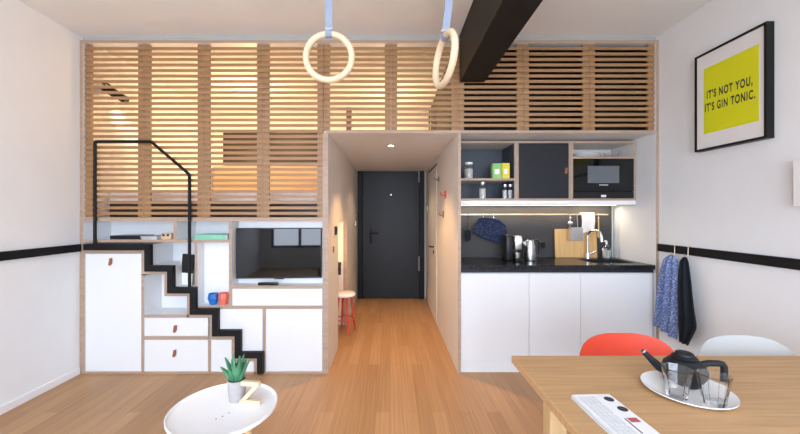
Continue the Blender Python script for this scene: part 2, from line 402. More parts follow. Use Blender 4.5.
for i, p in enumerate(pp):
    if 0 < i < len(pp) - 1:
        a = (pp[i - 1] - p).normalized(); b = (pp[i + 1] - p).normalized()
        for k in range(5):
            u = k / 4; dense.append((p + a * .02) * (1 - u) ** 2 + p * 2 * u * (1 - u) + (p + b * .02) * u ** 2)
    else: dense.append(p)
hr.tube(dense, .0125, seg=10)
tag(hr.build('handrail', M['black'], st), 'slim black tube handrail')

UY = 3.36                                        # back of the unit
su = thing('storage_wall', 'white and plywood storage wall under the loft around the television and stair', 'storage unit', (FX(205), D + .2, 0))
bd = MB()
def pb(x0, x1, y0, y1, d=UY): bd.box(FX(x0), FX(x1), D, d, max(0, FZ(y1)), FZ(y0))
pb(83, 229, 239.7, 242.4); pb(173.5, 176.3, 221.1, 239.7); pb(229, 232, 221.1, 306); pb(194.8, 197.4, 242.4, 306)
pb(232, 322.6, 286, 288.6); pb(195.7, 322.6, 306, 308.7)
pb(141.3, 144, 276, 374); pb(208, 211, 339.7, 374); pb(262.9, 265.6, 308.8, 374); pb(144, 189, 314.8, 317.6); pb(144, 208, 336.3, 339.7)
pb(173.1, 176.0, 266, 287.4, D + .3)
pb(83, 141.3, 371.8, 374); pb(144, 208, 371.8, 374); pb(265.6, 322.6, 371.8, 374); pb(211, 256, 371.8, 374)
pb(83, 85, 254, 371.8, D + .2)
# plywood lining following the stair band
xs_ = [150.2, 173, 195.6, 218, 240.6, 263]; ys_ = [244.2, 265.6, 287.4, 308.8, 330.4, 352.4]; e = 2.6
P1 = []; x_prev = 83
lin_out = [(83, ys_[0] + T)]
for i in range(6):
    x, y = xs_[i], ys_[i]
    nx = ys_[i + 1] + T if i < 5 else 374
    lin_out += [(x - T, y + T), (x - T, nx)]
lin_in = [(263 - T - e, 374)]
for i in range(5, -1, -1):
    x, y = xs_[i], ys_[i]
    lin_in += [(x - T - e, y + T + e), ((xs_[i - 1] - T - e) if i else 83, y + T + e)]
bd.prism(dz(lin_out[:-1] + [(263 - T, 374)] + lin_in, D), D, UY)
# hidden part of each step behind the black front
x_prev = 83
for x, y in zip(xs_, ys_):
    pass
bd.build('carcass', M['lam'], su, edge=M['ply'])
bk = MB()
def back(x0, x1, y0, y1, Y): bk.box(FX(x0), FX(x1), Y, Y + .012, max(0, FZ(y1)), FZ(y0))
back(83, 229, 221.1, 239.7, D + .29)
bk.box(FX(145), FX(194.8), D + .30, D + .312, FZ(288), FZ(242.4))
bk.box(FX(144), FX(192), D + .22, D + .232, FZ(314.8), FZ(268))
back(197.4, 229, 242.4, 306, D + .107); back(232, 322.6, 221.1, 286, D + .125)
bk.build('back_panel', M['lam'], su)
# floor of the stepped cubbies (behind the black treads)
tb = MB()
for i in range(0, 3): tb.box(FX([83, 150.2, 173][i]), FX([144, 170.2, 193][i]), SY0 + .0345, D + .30, FZ(ys_[i] + T), FZ(ys_[i]))
for i in range(0, 3): tb.box(FX(xs_[i] - T), FX(xs_[i]), SY0 + .0345, D + .30, FZ(ys_[i + 1] + T if i < 2 else ys_[3]), FZ(ys_[i]) - .0005)
tb.build('inner_step', M['lam'], su)
g = .0022
def front(name, x0, x1, y0, y1, tab=None, lab=None):
    o = B(FX(x0) + g, FX(x1) - g, D + .002, D + .020, FZ(y1) + g, FZ(y0) - g, bev=.0015).build(name, M['lam'], su)
    if lab: o['label'] = lab
    if tab:
        px, py = tab; cx, cz = FX(px), FZ(py)
        m = MB().prism([(cx - .010, cz + .030), (cx + .014, cz + .034), (cx + .012, cz - .010), (cx - .002, cz - .030), (cx - .020, cz - .026)], D - .008, D - .001, bev=.002)
        m.cyl((cx + .004, D + .002, cz + .022), (cx + .004, D - .012, cz + .022), .005)
        tag(m.build('pull_tab', M['leather'], o), 'brown leather pull tab')
    return o
front('cabinet_door', 85, 141.3, 253.3, 371.8, (111, 262))
front('drawer', 144, 208, 317.7, 336.3, (175.5, 329)); front('drawer', 144, 208, 339.7, 371.8, (175, 353.5))
front('cabinet_door', 265.6, 322.6, 308.8, 371.8); front('flap_door', 232, 322.6, 288.6, 306)
def pfront(pts): return MB().prism(dz(pts, D), D + .002, D + .02).build('front_panel', M['lam'], su)
pfront([(218.6, 309), (262.4, 309), (262.4, 352.2), (241, 352.2), (241, 330.2), (218.6, 330.2)])
pfront([(211.2, 339.8), (231.4, 339.8), (231.4, 361.6), (253.8, 361.6), (253.8, 371.6), (211.2, 371.6)])
# things on the shelves
zs = FZ(239.7)
def book(name, label, x0, x1, z0, hh, cover, y0=2.875, dep=.17, group=None):
    X0, X1 = FX(x0, y0), FX(x1, y0)
    t = thing(name, label, 'book', ((X0 + X1) / 2, y0 + dep / 2, z0), group)
    c = MB().box(X0, X1, y0, y0 + dep, z0, z0 + .004).box(X0, X1, y0, y0 + dep, z0 + hh - .004, z0 + hh).box(X0, X1, y0, y0 + .004, z0 + .004, z0 + hh - .004)
    c.build('cover', cover, t); B(X0 + .004, X1 - .004, y0 + .0042, y0 + dep - .005, z0 + .0042, z0 + hh - .0042).build('pages', M['pages'], t)
    return t
book('book', 'thick black book lying on the top shelf over the first stair tread', 110, 140, zs, .032, M['plastic'])
book('book', 'flat grey book lying on the top shelf beside the thick black book', 141.5, 157, zs, .026, M['grey'])
gb = thing('book', 'mint green book lying on the top shelf left of the television', 'book', (FX(210), 2.96, zs))
gx0, gx1 = FX(194.5, 2.875), FX(227.5, 2.875)
MB().box(gx0, gx1, 2.875, 3.05, zs, zs + .005).box(gx0, gx1, 2.875, 3.05, zs + .034, zs + .040).box(gx0, gx1 - .02, 2.875, 2.88, zs + .005, zs + .034).build('cover', M['mint'], gb)
B(gx0 + .003, gx1 - .022, 2.8805, 3.045, zs + .0052, zs + .0338).build('pages', M['pages'], gb)
tag(B(gx1 - .019, gx1 + .001, 2.874, 2.8795, zs + .0052, zs + .0338).build('label_patch', M['grey'], gb), 'dark grey end patch')
bx = thing('wooden_box', 'small tan box with two dark knobs on the top shelf', 'box', (FX(165), 2.93, zs))
B(FX(160.5, 2.89), FX(171, 2.89), 2.89, 2.98, zs, zs + .050, bev=.003).build('body', M['tan'], bx)
for px in (163.5, 168): MB().ball((FX(px, 2.89), 2.888, zs + .036), .010).build('knob', M['plastic'], bx)
# leaning black and white book in the stair cubby
zt2 = FZ(287.4)
t = thing('book', 'black and white book leaning in the stair cubby behind the handrail', 'book', (FX(186, 2.95), 2.95, zt2))
lm = Matrix.Translation((FX(185.5, 2.93), 2.93, zt2)) @ Matrix.Rotation(math.radians(5), 4, 'Y')
MB().box(-.050, .050, 0, .018, .105, .265, mtx=lm, bev=.002).build('upper_cover', M['plastic'], t)['label'] = 'black upper half'
MB().box(-.050, .050, 0, .018, .003, .105, mtx=lm, bev=.002).build('lower_cover', M['white'], t)['label'] = 'white lower half'
MB().box(-.056, -.0505, .001, .017, .006, .262, mtx=lm).build('page_block', M['pages'], t)
# faceted cups
zc = FZ(306)
def cup(px, m, label, hgt, rz):
    t = thing('faceted_cup', label, 'cup', (FX(px, 2.905), 2.905, zc), 'faceted cups in the white niche', rz)
    MB().lathe([(0, 0), (.026, 0), (.044, .055), (.038, hgt), (.034, hgt), (.036, .055), (.022, .006), (0, .006)], seg=7).build('cup_body', m, t, local=True, smooth=10)
cup(213.2, M['blue'], 'blue faceted cup in the white niche above the stair', .092, .3)
cup(223.9, M['coral'], 'coral red faceted cup in the white niche beside the blue cup', .096, .1)
# television
TY = 2.915
tv = thing('television', 'flat black television in the white recess', 'television', (FX(279, TY), TY + .02, FZ(286)))
tx0, tx1, tz0, tz1 = FX(236.5, TY), FX(321, TY), FZ(278.5, TY), FZ(228, TY)
tilt = Matrix.Translation((0, TY + .018, tz0)) @ Matrix.Translation(((tx0 + tx1) / 2, 0, 0)) @ Matrix.Rotation(math.radians(3), 4, 'Z') @ Matrix.Translation((-(tx0 + tx1) / 2, -TY - .018, -tz0))
MB().box(tx0, tx1, TY + .004, TY + .03, tz0, tz1, bev=.003, mtx=tilt).build('housing', M['plastic'], tv)
MB().box(tx0 + .008, tx1 - .008, TY + .0015, TY + .0045, tz0 + .014, tz1 - .008, mtx=tilt).build('screen', M['screen'], tv)
MB().box(FX(272, TY), FX(286, TY), TY + .031, D + .1249, tz0 + .12, tz1 - .12).build('wall_mount', M['plastic'], tv)
MB().box(FX(274, TY), FX(284, TY), TY + .001, TY + .006, tz0 - .006, tz0 + .004).build('sensor', M['plastic'], tv)
rm = thing('sound_bar', 'small black bar lying on the shelf under the television', 'sound bar', (FX(267), 2.89, FZ(286)))
B(FX(257.5, 2.87), FX(277.5, 2.87), 2.870, 2.905, FZ(286), FZ(286) + .022, bev=.006, seg=2).build('body', M['plastic'], rm)
B(FX(260, 2.87), FX(275, 2.87), 2.8685, 2.8705, FZ(286) + .006, FZ(286) + .016).build('grille', M['black'], rm)

# ------------------------------------------------------------------ corridor furnishings
def wallthing(name, label, cat, x, y, z, m, sx, sy, sz, bev=.003): return tag(B(min(x, x + sx), max(x, x + sx), y - sy / 2, y + sy / 2, z - sz / 2, z + sz / 2, bev=bev).build(name, m, origin=(x, y, z)), label, cat)
ic = thing('intercom', 'small black wall intercom on the left corridor wall', 'intercom', (CL, 3.21, 1.166))
B(CL, CL + .018, 3.175, 3.245, 1.125, 1.205, bev=.004).build('body', M['plastic'], ic); B(CL + .018, CL + .0195, 3.185, 3.235, 1.155, 1.198).build('display', M['screen'], ic)
pt = MB().prism([(3.09, 1.03), (3.115, 1.03), (3.125, .985), (3.105, .970), (3.085, .99)], CL, CL + .008, axis='x', bev=.002)
tag(pt.build('leather_tab', M['leather'], origin=(CL, 3.1, 1.0)), 'brown leather tab on the left corridor wall below the intercom', 'tab')
def switch(x, s, y, z, label):
    t = thing('light_switch', label, 'switch', (x, y, z), 'switches beside the entrance door')
    B(min(x, x + s * .009), max(x, x + s * .009), y - .04, y + .04, z - .04, z + .04, bev=.002).build('cover_plate', M['white'], t)
    B(min(x + s * .009, x + s * .013), max(x + s * .009, x + s * .013), y - .025, y + .025, z - .025, z + .025, bev=.001).build('rocker', M['white'], t)
switch(CL, 1, 5.12, 1.18, 'white light switch left of the entrance door'); switch(CR, -1, 5.16, 1.40, 'white light switch right of the entrance door')
def hook(y, z, m, s, label):
    t = thing('wall_hook', label, 'hook', (CR, y, z), 'small hooks on the right corridor wall')
    b = MB().prism([(y - .02 * s, z + .03 * s), (y + .005 * s, z + .012 * s), (y + .026 * s, z + .028 * s), (y + .02 * s, z - .01 * s), (y + .012 * s, z - .03 * s), (y, z - .014 * s), (y - .02 * s, z - .028 * s), (y - .014 * s, z)], CR - .012, CR, axis='x', bev=.002)
    b.build('backplate', m, t)
    MB().tube([(CR - .012, y, z - .005), (CR - .035, y, z - .008), (CR - .05, y, z + .004), (CR - .053, y, z + .02)], .006 * s).build('peg', m, t)
hook(3.95, 1.72, M['hookgreen'], 1.0, 'dark green wall hook, the highest on the right corridor wall')
hook(3.47, 1.516, M['redleg'], 1.25, 'red wall hook on the right corridor wall nearest the kitchen')
hook(3.60, 1.315, M['hookbrown'], 1.25, 'brown wall hook on the right corridor wall below the red one')
dl = thing('ceiling_downlight', 'small round lit downlight in the corridor ceiling', 'lamp', (0.01, 3.36, ZS))
MB().lathe([(.028, 0), (.042, 0), (.044, -.004), (.040, -.006), (.028, -.006), (.028, 0)], (0.01, 3.36, ZS)).build('trim_ring', M['steel'], dl)
MB().cyl((0.01, 3.36, ZS), (0.01, 3.36, ZS - .004), .026).build('lens', M['bulb'], dl)
# desk in the niche, stool
dk = thing('desk', 'black edged desk in the niche beside the corridor', 'desk', (-1.1, 3.75, 0))
B(-1.72, -.58, 3.62, 4.10, .715, .75, bev=.003).build('desk_top', M['black'], dk)
for x, y in ((-1.69, 3.65), (-1.69, 4.04), (-1.0, 4.04)): B(x, x + .03, y, y + .03, 0, .715).build('leg', M['black'], dk)
MB().prism([(3.66, .714), (4.08, .714), (4.08, .60)], -.60, -.58, axis='x').build('bracket', M['black'], dk)
so = thing('stool', 'round white stool with red legs by the desk niche', 'stool', (-.505, 3.86, 0))
MB().lathe([(0, .405), (.105, .405), (.118, .412), (.12, .43), (.112, .442), (.10, .445), (0, .443)]).build('seat', M['porcelain'], so, local=True)
for a in (25, 115, 205, 295):
    c, s_ = math.cos(math.radians(a)), math.sin(math.radians(a))
    MB().cyl((.12 * c, .12 * s_, 0), (.072 * c, .072 * s_, .405), .010, .015, seg=14).build('leg', M['redleg'], so, local=True)
fr_ = MB()
fr_.tube([(.103 * math.cos(k * PI / 12), .103 * math.sin(k * PI / 12), .15) for k in range(24)], .006, closed=True)
fr_.build('foot_ring', M['redleg'], so, local=True)

# ------------------------------------------------------------------ kitchen
KY, KB = 3.07, 3.405
kx0, kx1 = CR + .026, FX(655.7)
struct(B(CR + .024, FX(656), KB, KB + .03, 0, ZS - .001).build('wall_kitchen', M['lam']), 'white wall behind the kitchen')
struct(B(kx0, FX(611, KB), KB - .012, KB - .001, .8965, 1.42).build('wall_splashback', M['splash']), 'charcoal splashback above the worktop')
struct(B(FX(655.9), FX(656), D, D, 0, 0).build('trim_5', M['lam'])) if False else None
def base(x0, x1, label):
    X0, X1 = max(kx0, FX(x0)), FX(x1)
    t = thing('base_cabinet', label, 'cabinet', ((X0 + X1) / 2, 3.1, 0), 'white kitchen base cabinets')
    B(X0, X1, D + .045, 3.38, .09, .833).build('carcass', M['lam'], t)
    B(X0 + .0015, X1 - .0015, D + .022, D + .044, .092, .825, bev=.0015).build('door', M['lam'], t)
    B(X0, X1, D + .030, D + .045, 0, .089).build('plinth', M['lam'], t)
base(461, 530.2, 'white kitchen base cabinet beside the corridor'); base(530.2, 581.8, 'narrow middle white kitchen base cabinet'); base(581.8, 655, 'white kitchen base cabinet under the sink beside the blue towel')
wt = thing('worktop', 'long black kitchen worktop with inset sink', 'worktop', ((kx0 + kx1) / 2, 3.12, .834))
sx0, sx1, sy0, sy1, zt_, zb_ = 1.76, 2.12, 2.98, 3.24, .896, .861
w = MB().box(kx0, sx0, D + .004, 3.392, zb_, zt_).box(sx1, kx1, D + .004, 3.392, zb_, zt_).box(sx0, sx1, D + .004, sy0, zb_, zt_).box(sx0, sx1, sy1, 3.392, zb_, zt_)
w.build('slab', M['counter'], wt)
B(kx0, kx1 - .01, D + .014, D + .04, .834, .8605).build('finger_rail', M['slate'], wt)
sk = MB()
sk.box(sx0, sx0 + .004, sy0, sy1, .8615, zt_ + .001).box(sx1 - .004, sx1, sy0, sy1, .8615, zt_ + .001).box(sx0, sx1, sy0, sy0 + .004, .8615, zt_ + .001).box(sx0, sx1, sy1 - .004, sy1, .8615, zt_ + .001).box(sx0, sx1, sy0, sy1, .861, .865)
tag(sk.build('sink', M['slate'], wt), 'dark sink basin')
# wall units
def KX(px): return FX(px, KY)
def KZ(py): return FZ(py, KY)
uz0, uz1 = KZ(200.5), KZ(141)
def carcass(t, x0, x1, shelf=None):
    m = MB(); q = .018
    m.box(x0, x0 + q, KY, KB - .001, uz0, uz1).box(x1 - q, x1, KY, KB - .001, uz0, uz1).box(x0 + q, x1 - q, KY, KB - .001, uz0, uz0 + q).box(x0 + q, x1 - q, KY, KB - .001, uz1 - q, uz1)
    if shelf: m.box(x0 + q, x1 - q, KY + .004, KB - .012, shelf - q, shelf)
    m.build('carcass', M['plyface'], t, edge=M['ply'])
ua, ub, uc, ud = kx0 + .001, KX(516.6), KX(571), KX(636)
t = thing('wall_shelf', 'open kitchen wall shelf with slate blue back holding jars', 'shelf', ((ua + ub) / 2, 3.2, uz0)); zsh = KZ(178.3)
carcass(t, ua, ub - .0005, zsh); B(ua + .018, ub - .0185, KB - .012, KB - .0015, uz0 + .0182, uz1 - .0182).box(ub - .0230, ub - .0187, KY + .004, KB - .0125, uz0 + .0182, zsh - .0182).box(ub - .0230, ub - .0187, KY + .004, KB - .0125, zsh + .0002, uz1 - .0182).build('back_panel', M['navy'], t)
t = thing('wall_cabinet', 'kitchen wall cabinet with charcoal door', 'cabinet', ((ub + uc) / 2, 3.2, uz0))
carcass(t, ub + .0005, uc - .0005)
o = B(ub + .019, uc - .019, KY + .001, KY + .02, uz0 + .019, uz1 - .019, bev=.0015).build('door', M['slate'], t)
cx, cz = KX(566), KZ(171); m = MB().prism([(cx - .010, cz + .026), (cx + .012, cz + .03), (cx + .010, cz - .02), (cx - .002, cz - .03), (cx - .014, cz - .022)], KY - .009, KY, bev=.002)
tag(m.build('pull_tab', M['leather'], o), 'brown leather pull tab')
t = thing('microwave_housing', 'plywood edged kitchen wall unit around the microwave', 'cabinet', ((uc + ud) / 2, 3.2, uz0)); zmw = KZ(156.5)
carcass(t, uc + .0005, ud, zmw)
B(uc + .019, ud - .018, KB - .012, KB - .0015, uz0 + .018, uz1 - .018).build('back_panel', M['plyface'], t)
mw = thing('microwave', 'black built-in microwave with grey window', 'microwave', ((uc + ud) / 2, 3.2, uz0 + .018))
mx0, mx1, mz0, mz1 = uc + .020, ud - .019, uz0 + .0182, zmw - .019
B(mx0, mx1, KY + .018, KB - .03, mz0, mz1).build('body', M['plastic'], mw)
o = B(mx0 + .001, mx1 - .001, KY - .002, KY + .0175, mz0 + .062, mz1 - .002, bev=.002).build('door', M['screen'], mw)
MB().box(KX(587.5), KX(619), KY - .0035, KY - .002, KZ(183), KZ(166)).build('window', M['screen2'], o)
cp = B(mx0 + .001, mx1 - .001, KY - .002, KY + .0175, mz0 + .001, mz0 + .059, bev=.002).build('control_panel', M['plastic'], mw)
MB().box(KX(601), KX(606), KY - .0035, KY - .002, mz0 + .012, mz0 + .032).build('display', M['white'], cp)
MB().box(KX(599), KX(608), KY - .003, KY - .002, KZ(185.5), KZ(184.5)).build('badge', M['grey'], o)
# light strip under the wall units
ls = thing('under_cabinet_light', 'long white lit strip under the kitchen wall units', 'lamp', (1.4, 3.1, uz0))
B(ua, ud, KY + .001, KB - .002, uz0 - .036, uz0 - .0005, bev=.002).build('profile', M['white'], ls)
B(ua + .02, ud - .02, KB - .10, KB - .06, uz0 - .0385, uz0 - .0362).build('diffuser', M['led'], ls)
# crockery above the microwave
for k in range(3):
    zz = zmw + .0005 + k * .013
    MB_ = MB().lathe([(0, 0), (.06, 0), (.065, .003), (.105, .012), (.125, .016), (.125, .018), (.104, .0145), (.063, .006), (0, .005)], (0, 0, 0))
    o = MB_.build('plate', M['porcelain'], origin=(0, 0, 0)); o.location = (KX(593) + .01, 3.215, zz)
    tag(o, ['lowest white plate in the stack above the microwave', 'middle white plate in the stack above the microwave', 'top white plate in the stack above the microwave'][k], 'plate', 'plates above the microwave')
o = MB().lathe([(0, 0), (.035, 0), (.055, .03), (.066, .062), (.063, .062), (.052, .032), (.033, .004), (0, .004)]).build('glass_bowl', M['glass']); o.location = (KX(621), 3.20, zmw + .0005)
tag(o, 'clear glass bowl beside the plates above the microwave', 'bowl')
# jars and packets
def jar(px, Y, z0, r, hgt, label, lidm, group='jars on the kitchen wall shelf'):
    t = thing('storage_jar', label, 'jar', (FX(px, Y), Y, z0), group)
    MB().lathe([(0, 0), (r, 0), (r, hgt * .72), (r * .75, hgt * .84), (r * .75, hgt * .86), (r * .70, hgt * .86), (r * .70, hgt * .83), (r * .93, hgt * .71), (r * .93, .004), (0, .004)], seg=24).build('glass_body', M['glass'], t, local=True)
    MB().cyl((0, 0, .0045), (0, 0, hgt * .60), r * .90, seg=24).build('contents', M['spice'], t, local=True)
    MB().cyl((0, 0, hgt * .862), (0, 0, hgt), r * .82, seg=24).build('lid', lidm, t, local=True)
jar(468.8, 3.14, zsh + .0005, .042, .150, 'rounded glass jar of white contents on the upper kitchen shelf', M['white'])
jar(482.5, 3.13, uz0 + .0185, .034, .150, 'tall glass jar alone on the lower kitchen shelf', M['steel'])
jar(504.8, 3.14, uz0 + .0185, .022, .130, 'slim glass jar, left of the pair on the lower kitchen shelf', M['steel'])
jar(510.2, 3.14, uz0 + .0185, .022, .130, 'slim glass jar, right of the pair on the lower kitchen shelf', M['steel'])
def packet(x0, x1, m, hgt, label):
    t = thing('tea_box', label, 'box', (FX((x0 + x1) / 2, 3.10), 3.13, zsh), 'tea boxes on the upper kitchen shelf')
    B(FX(x0, 3.1), FX(x1, 3.1), 3.10, 3.16, zsh + .0005, zsh + hgt, bev=.002).build('carton', m, t)
    B(FX(x0 + 2, 3.1), FX(x1 - 2.5, 3.1), 3.0988, 3.0999, zsh + hgt * .30, zsh + hgt * .62).build('label_patch', M['white'], t)
packet(492.6, 501.9, M['green'], .138, 'green tea box on the upper kitchen shelf'); packet(502.3, 509.8, M['ypack'], .140, 'yellow tea box on the upper kitchen shelf')
# rail on the splashback
RY, RZ = 3.345, FZ(214.6, 3.37)
rl = thing('utensil_rail', 'slim metal utensil rail along the charcoal splashback', 'rail', (1.35, RY, RZ))
B(kx0 + .002, FX(608, RY), RY - .006, RY + .004, RZ - .006, RZ + .006, bev=.001).build('bar', M['brass'], rl)
for px in (470, 535, 602): B(FX(px, RY) - .008, FX(px, RY) + .008, RY + .0042, KB - .0122, RZ - .006, RZ + .006).build('bracket', M['black'], rl)
def shook(mb, x, z=None):
    z = RZ if z is None else z
    mb.tube([(x, RY + .0, z + .011), (x, RY - .010, z + .010), (x, RY - .013, z - .002), (x, RY - .013, z - .025), (x, RY - .020, z - .034), (x, RY - .028, z - .026)], .0022, seg=8)
# pot holders
t = thing('oven_mitt', 'navy patterned oven mitt hanging from the rail left of the coffee machine', 'oven mitt', (FX(490, RY), RY - .03, RZ))
Yq = RY - .035
qp = [(478, 217.5), (488, 217), (498, 219), (505.5, 225), (507, 233), (501.5, 243.5), (492, 241.5), (482, 238), (473.5, 233.5), (474.5, 225)]
MB().prism([(FX(a, Yq), FZ(b, Yq)) for a, b in qp], Yq - .012, Yq + .012, bev=.006).build('mitt_body', M['denim'], t)
for px in (483, 493): lp = MB(); shook(lp, FX(px, RY)); lp.build('hanging_hook', M['steel'], t)
t = thing('pan_scourer', 'dark rounded cloth hanging in the left corner of the splashback', 'cloth', (FX(468, RY), RY - .03, RZ))
MB().prism([(FX(a, Yq), FZ(b, Yq)) for a, b in [(464.8, 230), (469.5, 229), (471.0, 233), (470.6, 240), (466.5, 242), (464.6, 238)]], Yq - .008, Yq + .008, bev=.004).build('cloth_body', M['darkcloth'], t)
lp = MB(); lp.tube([(FX(467.5, Yq), Yq, FZ(230, Yq) - .004), (FX(467.5, RY), RY - .018, RZ - .012), (FX(467.5, RY), RY - .008, RZ + .010)], .003); lp.build('loop', M['darkcloth'], t)
# towel over the rail
t = thing('tea_towel', 'white tea towel folded over the utensil rail behind the tap', 'towel', (FX(587, RY), RY - .012, RZ))
def tw(u, v):
    x = FX(580.5 + 13 * v, RY) ; L_ = .19 - .03 * v
    if u < .12: a = u / .12 * PI; return (x, RY - .0005 - .014 * math.cos(a) * -1 * -1, RZ + .0085 + .006 * math.sin(a))
    f = (u - .12) / .88
    return (x + .006 * math.sin(f * 4), RY - .016 - .006 * math.sin(v * 9) * f, RZ + .0085 - f * L_)
MB().grid(tw, 24, 14, .003).build('cloth', M['whitecloth'], t)
# hanging utensils
t = thing('ladle', 'steel ladle hanging from the rail above the wooden cutting board', 'ladle', (FX(569.5, RY), RY - .03, RZ))
x = FX(569.5, RY)
MB().tube([(x, RY - .013, RZ - .03), (x, RY - .018, RZ - .05), (x - .005, RY - .022, RZ - .07)], .005, flat=(1, 1)).build('handle', M['steel'], t)
MB().ball((x - .008, RY - .030, RZ - .082), (.024, .020, .018)).build('ladle_bowl', M['steel'], t)
lp = MB(); shook(lp, x); lp.build('hanging_hook', M['steel'], t)
t = thing('utensil_caddy', 'brushed steel caddy hanging from the rail in front of the cutting board', 'caddy', (FX(577, RY), RY - .06, FZ(240, 3.3)))
Yc = 3.265; cxa, cxb, cza, czb = FX(571, Yc), FX(583, Yc), FZ(240.5, Yc), FZ(227.5, Yc)
c = MB().box(cxa, cxb, Yc, Yc + .003, cza, czb).box(cxa, cxb, Yc + .047, Yc + .05, cza, czb).box(cxa, cxa + .003, Yc + .003, Yc + .047, cza, czb).box(cxb - .003, cxb, Yc + .003, Yc + .047, cza, czb).box(cxa + .003, cxb - .003, Yc + .003, Yc + .047, cza, cza + .003)
c.build('container', M['steel'], t)
for xx in (cxa + .02, cxb - .02): MB().tube([(xx, Yc + .052, czb - .012), (xx, Yc + .056, czb + .02), (xx, RY - .016, RZ - .03), (xx, RY - .010, RZ + .009), (xx, RY + .002, RZ + .010)], .0025).build('hanging_hook', M['steel'], t)
t = thing('wooden_spoon', 'wooden spoon hanging from the rail right of the white towel', 'spoon', (FX(597, RY), RY - .03, RZ))
x = FX(597.5, RY)
MB().tube([(x, RY - .014, RZ - .028), (x, RY - .018, RZ - .17)], .006, seg=10).build('handle', M['bamboo'], t)
MB().ball((x + .004, RY - .019, RZ - .195), (.022, .008, .032)).build('spoon_bowl', M['bamboo'], t)
lp = MB(); shook(lp, x); lp.build('hanging_hook', M['steel'], t)
# counter things
ZT = .8962
t = thing('cutting_board', 'light wooden cutting board leaning on the splashback', 'cutting board', (FX(576, 3.36), 3.36, ZT))
lean = Matrix.Translation((0, 3.345, ZT)) @ Matrix.Rotation(math.radians(-3), 4, 'X') @ Matrix.Translation((0, -3.345, -ZT))
bx0, bx1 = FX(555.3, 3.35), FX(597.3, 3.35)
MB().box(bx0, bx1, 3.345, 3.363, ZT, FZ(229, 3.35), bev=.004, mtx=lean).build('board', M['bamboo'], t)
t = thing('coffee_machine', 'black and chrome capsule coffee machine on the worktop', 'coffee machine', (FX(512, 3.15), 3.15, ZT))
X0, X1 = FX(507, 3.08), FX(523.5, 3.08)
xm = FX(518.2, 3.07)
MB().box(X0, X0 + .068, 3.10, 3.24, ZT, ZT + .235, bev=.012, seg=3).build('water_tank', M['plastic'], t)
MB().box(X0 + .069, X1, 3.15, 3.30, ZT, ZT + .20, bev=.01, seg=2).box(X0 + .069, X1, 3.06, 3.149, ZT, ZT + .03, bev=.004).build('body', M['plastic'], t)
MB().box(X0 + .071, X1 - .012, 3.075, 3.1495, ZT + .10, ZT + .228, bev=.01, seg=2).build('brew_head', M['steel'], t)
MB().cyl((xm, 3.074, ZT + .19), (xm, 3.064, ZT + .19), .034).build('dial', M['white'], t)
MB().cyl((xm, 3.10, ZT + .119), (xm, 3.10, ZT + .09), .012, .007).build('spout', M['steel'], t)
MB().lathe([(0, .0301), (.022, .0301), (.027, .075), (.024, .075), (.019, .034), (0, .034)], (xm, 3.095, ZT), seg=20).build('drip_cup', M['steel'], t)
t = thing('kettle', 'steel kettle with black handle on the worktop', 'kettle', (FX(530, 3.15), 3.15, ZT))
kx = FX(530, 3.15)
MB().lathe([(0, .004), (.050, .004), (.052, .012), (.044, .12), (.036, .180), (.030, .186), (0, .188)], (kx, 3.15, ZT)).build('jug', M['steel'], t)
MB().lathe([(0, 0), (.053, 0), (.053, .0035), (0, .0035)], (kx, 3.15, ZT)).build('power_base', M['plastic'], t)
MB().lathe([(0, .206), (.010, .205), (.012, .196), (.028, .192), (.030, .187), (0, .187)], (kx, 3.15, ZT)).build('lid', M['plastic'], t)
MB().tube([(kx + .030, 3.15, ZT + .178), (kx + .06, 3.15, ZT + .190), (kx + .084, 3.15, ZT + .172), (kx + .086, 3.15, ZT + .12), (kx + .078, 3.15, ZT + .07), (kx + .048, 3.15, ZT + .055)], .009, flat=(1, 1.3)).build('handle', M['plastic'], t)
MB().prism([(kx - .075, ZT + .165), (kx - .040, ZT + .178), (kx - .040, ZT + .13)], 3.138, 3.162).build('spout', M['steel'], t)
t = thing('power_socket', 'square black power socket on the splashback beside the kettle', 'socket', (FX(541, 3.39), 3.392, 1.01))
xq, zq = FX(542, 3.39), FZ(245, 3.39)
B(xq - .032, xq + .032, 3.380, KB - .0122, zq - .032, zq + .032, bev=.003).build('cover_plate', M['plastic'], t)
MB().cyl((xq, 3.3805, zq), (xq, 3.3785, zq), .020).build('socket_face', M['black'], t)
t = thing('tap', 'chrome gooseneck kitchen tap behind the sink', 'tap', (FX(588, 3.3), 3.30, ZT))
tx = FX(587.5, 3.30)
MB().cyl((tx, 3.30, ZT), (tx, 3.30, ZT + .05), .024, .021).build('tap_base', M['chrome'], t)
arc = [(tx, 3.30, ZT + .05), (tx, 3.30, ZT + .215)] + [(tx + .032 - .032 * math.cos(a), 3.30 - .055 + .055 * math.cos(a), ZT + .215 + .055 * math.sin(a)) for a in [k * PI / 10 for k in range(1, 11)]] + [(tx + .066, 3.187, ZT + .165)]
MB().tube(arc, .0125, seg=14).build('spout', M['chrome'], t)
MB().cyl((tx + .02, 3.30, ZT + .04), (tx + .075, 3.29, ZT + .065), .010, .008).build('lever', M['chrome'], t)
t = thing('soap_bottle', 'clear pump soap bottle beside the tap', 'bottle', (FX(607, 3.32), 3.32, ZT))
bx_ = FX(606.5, 3.32)
MB().lathe([(0, 0), (.034, 0), (.036, .006), (.036, .095), (.016, .118), (.013, .122), (.013, .13), (0, .13)], (bx_, 3.32, ZT), seg=24).build('bottle_body', M['glass'], t)
MB().lathe([(0, .004), (.0325, .004), (.0325, .075), (0, .075)], (bx_, 3.32, ZT), seg=24).build('liquid', M['spice'], t)
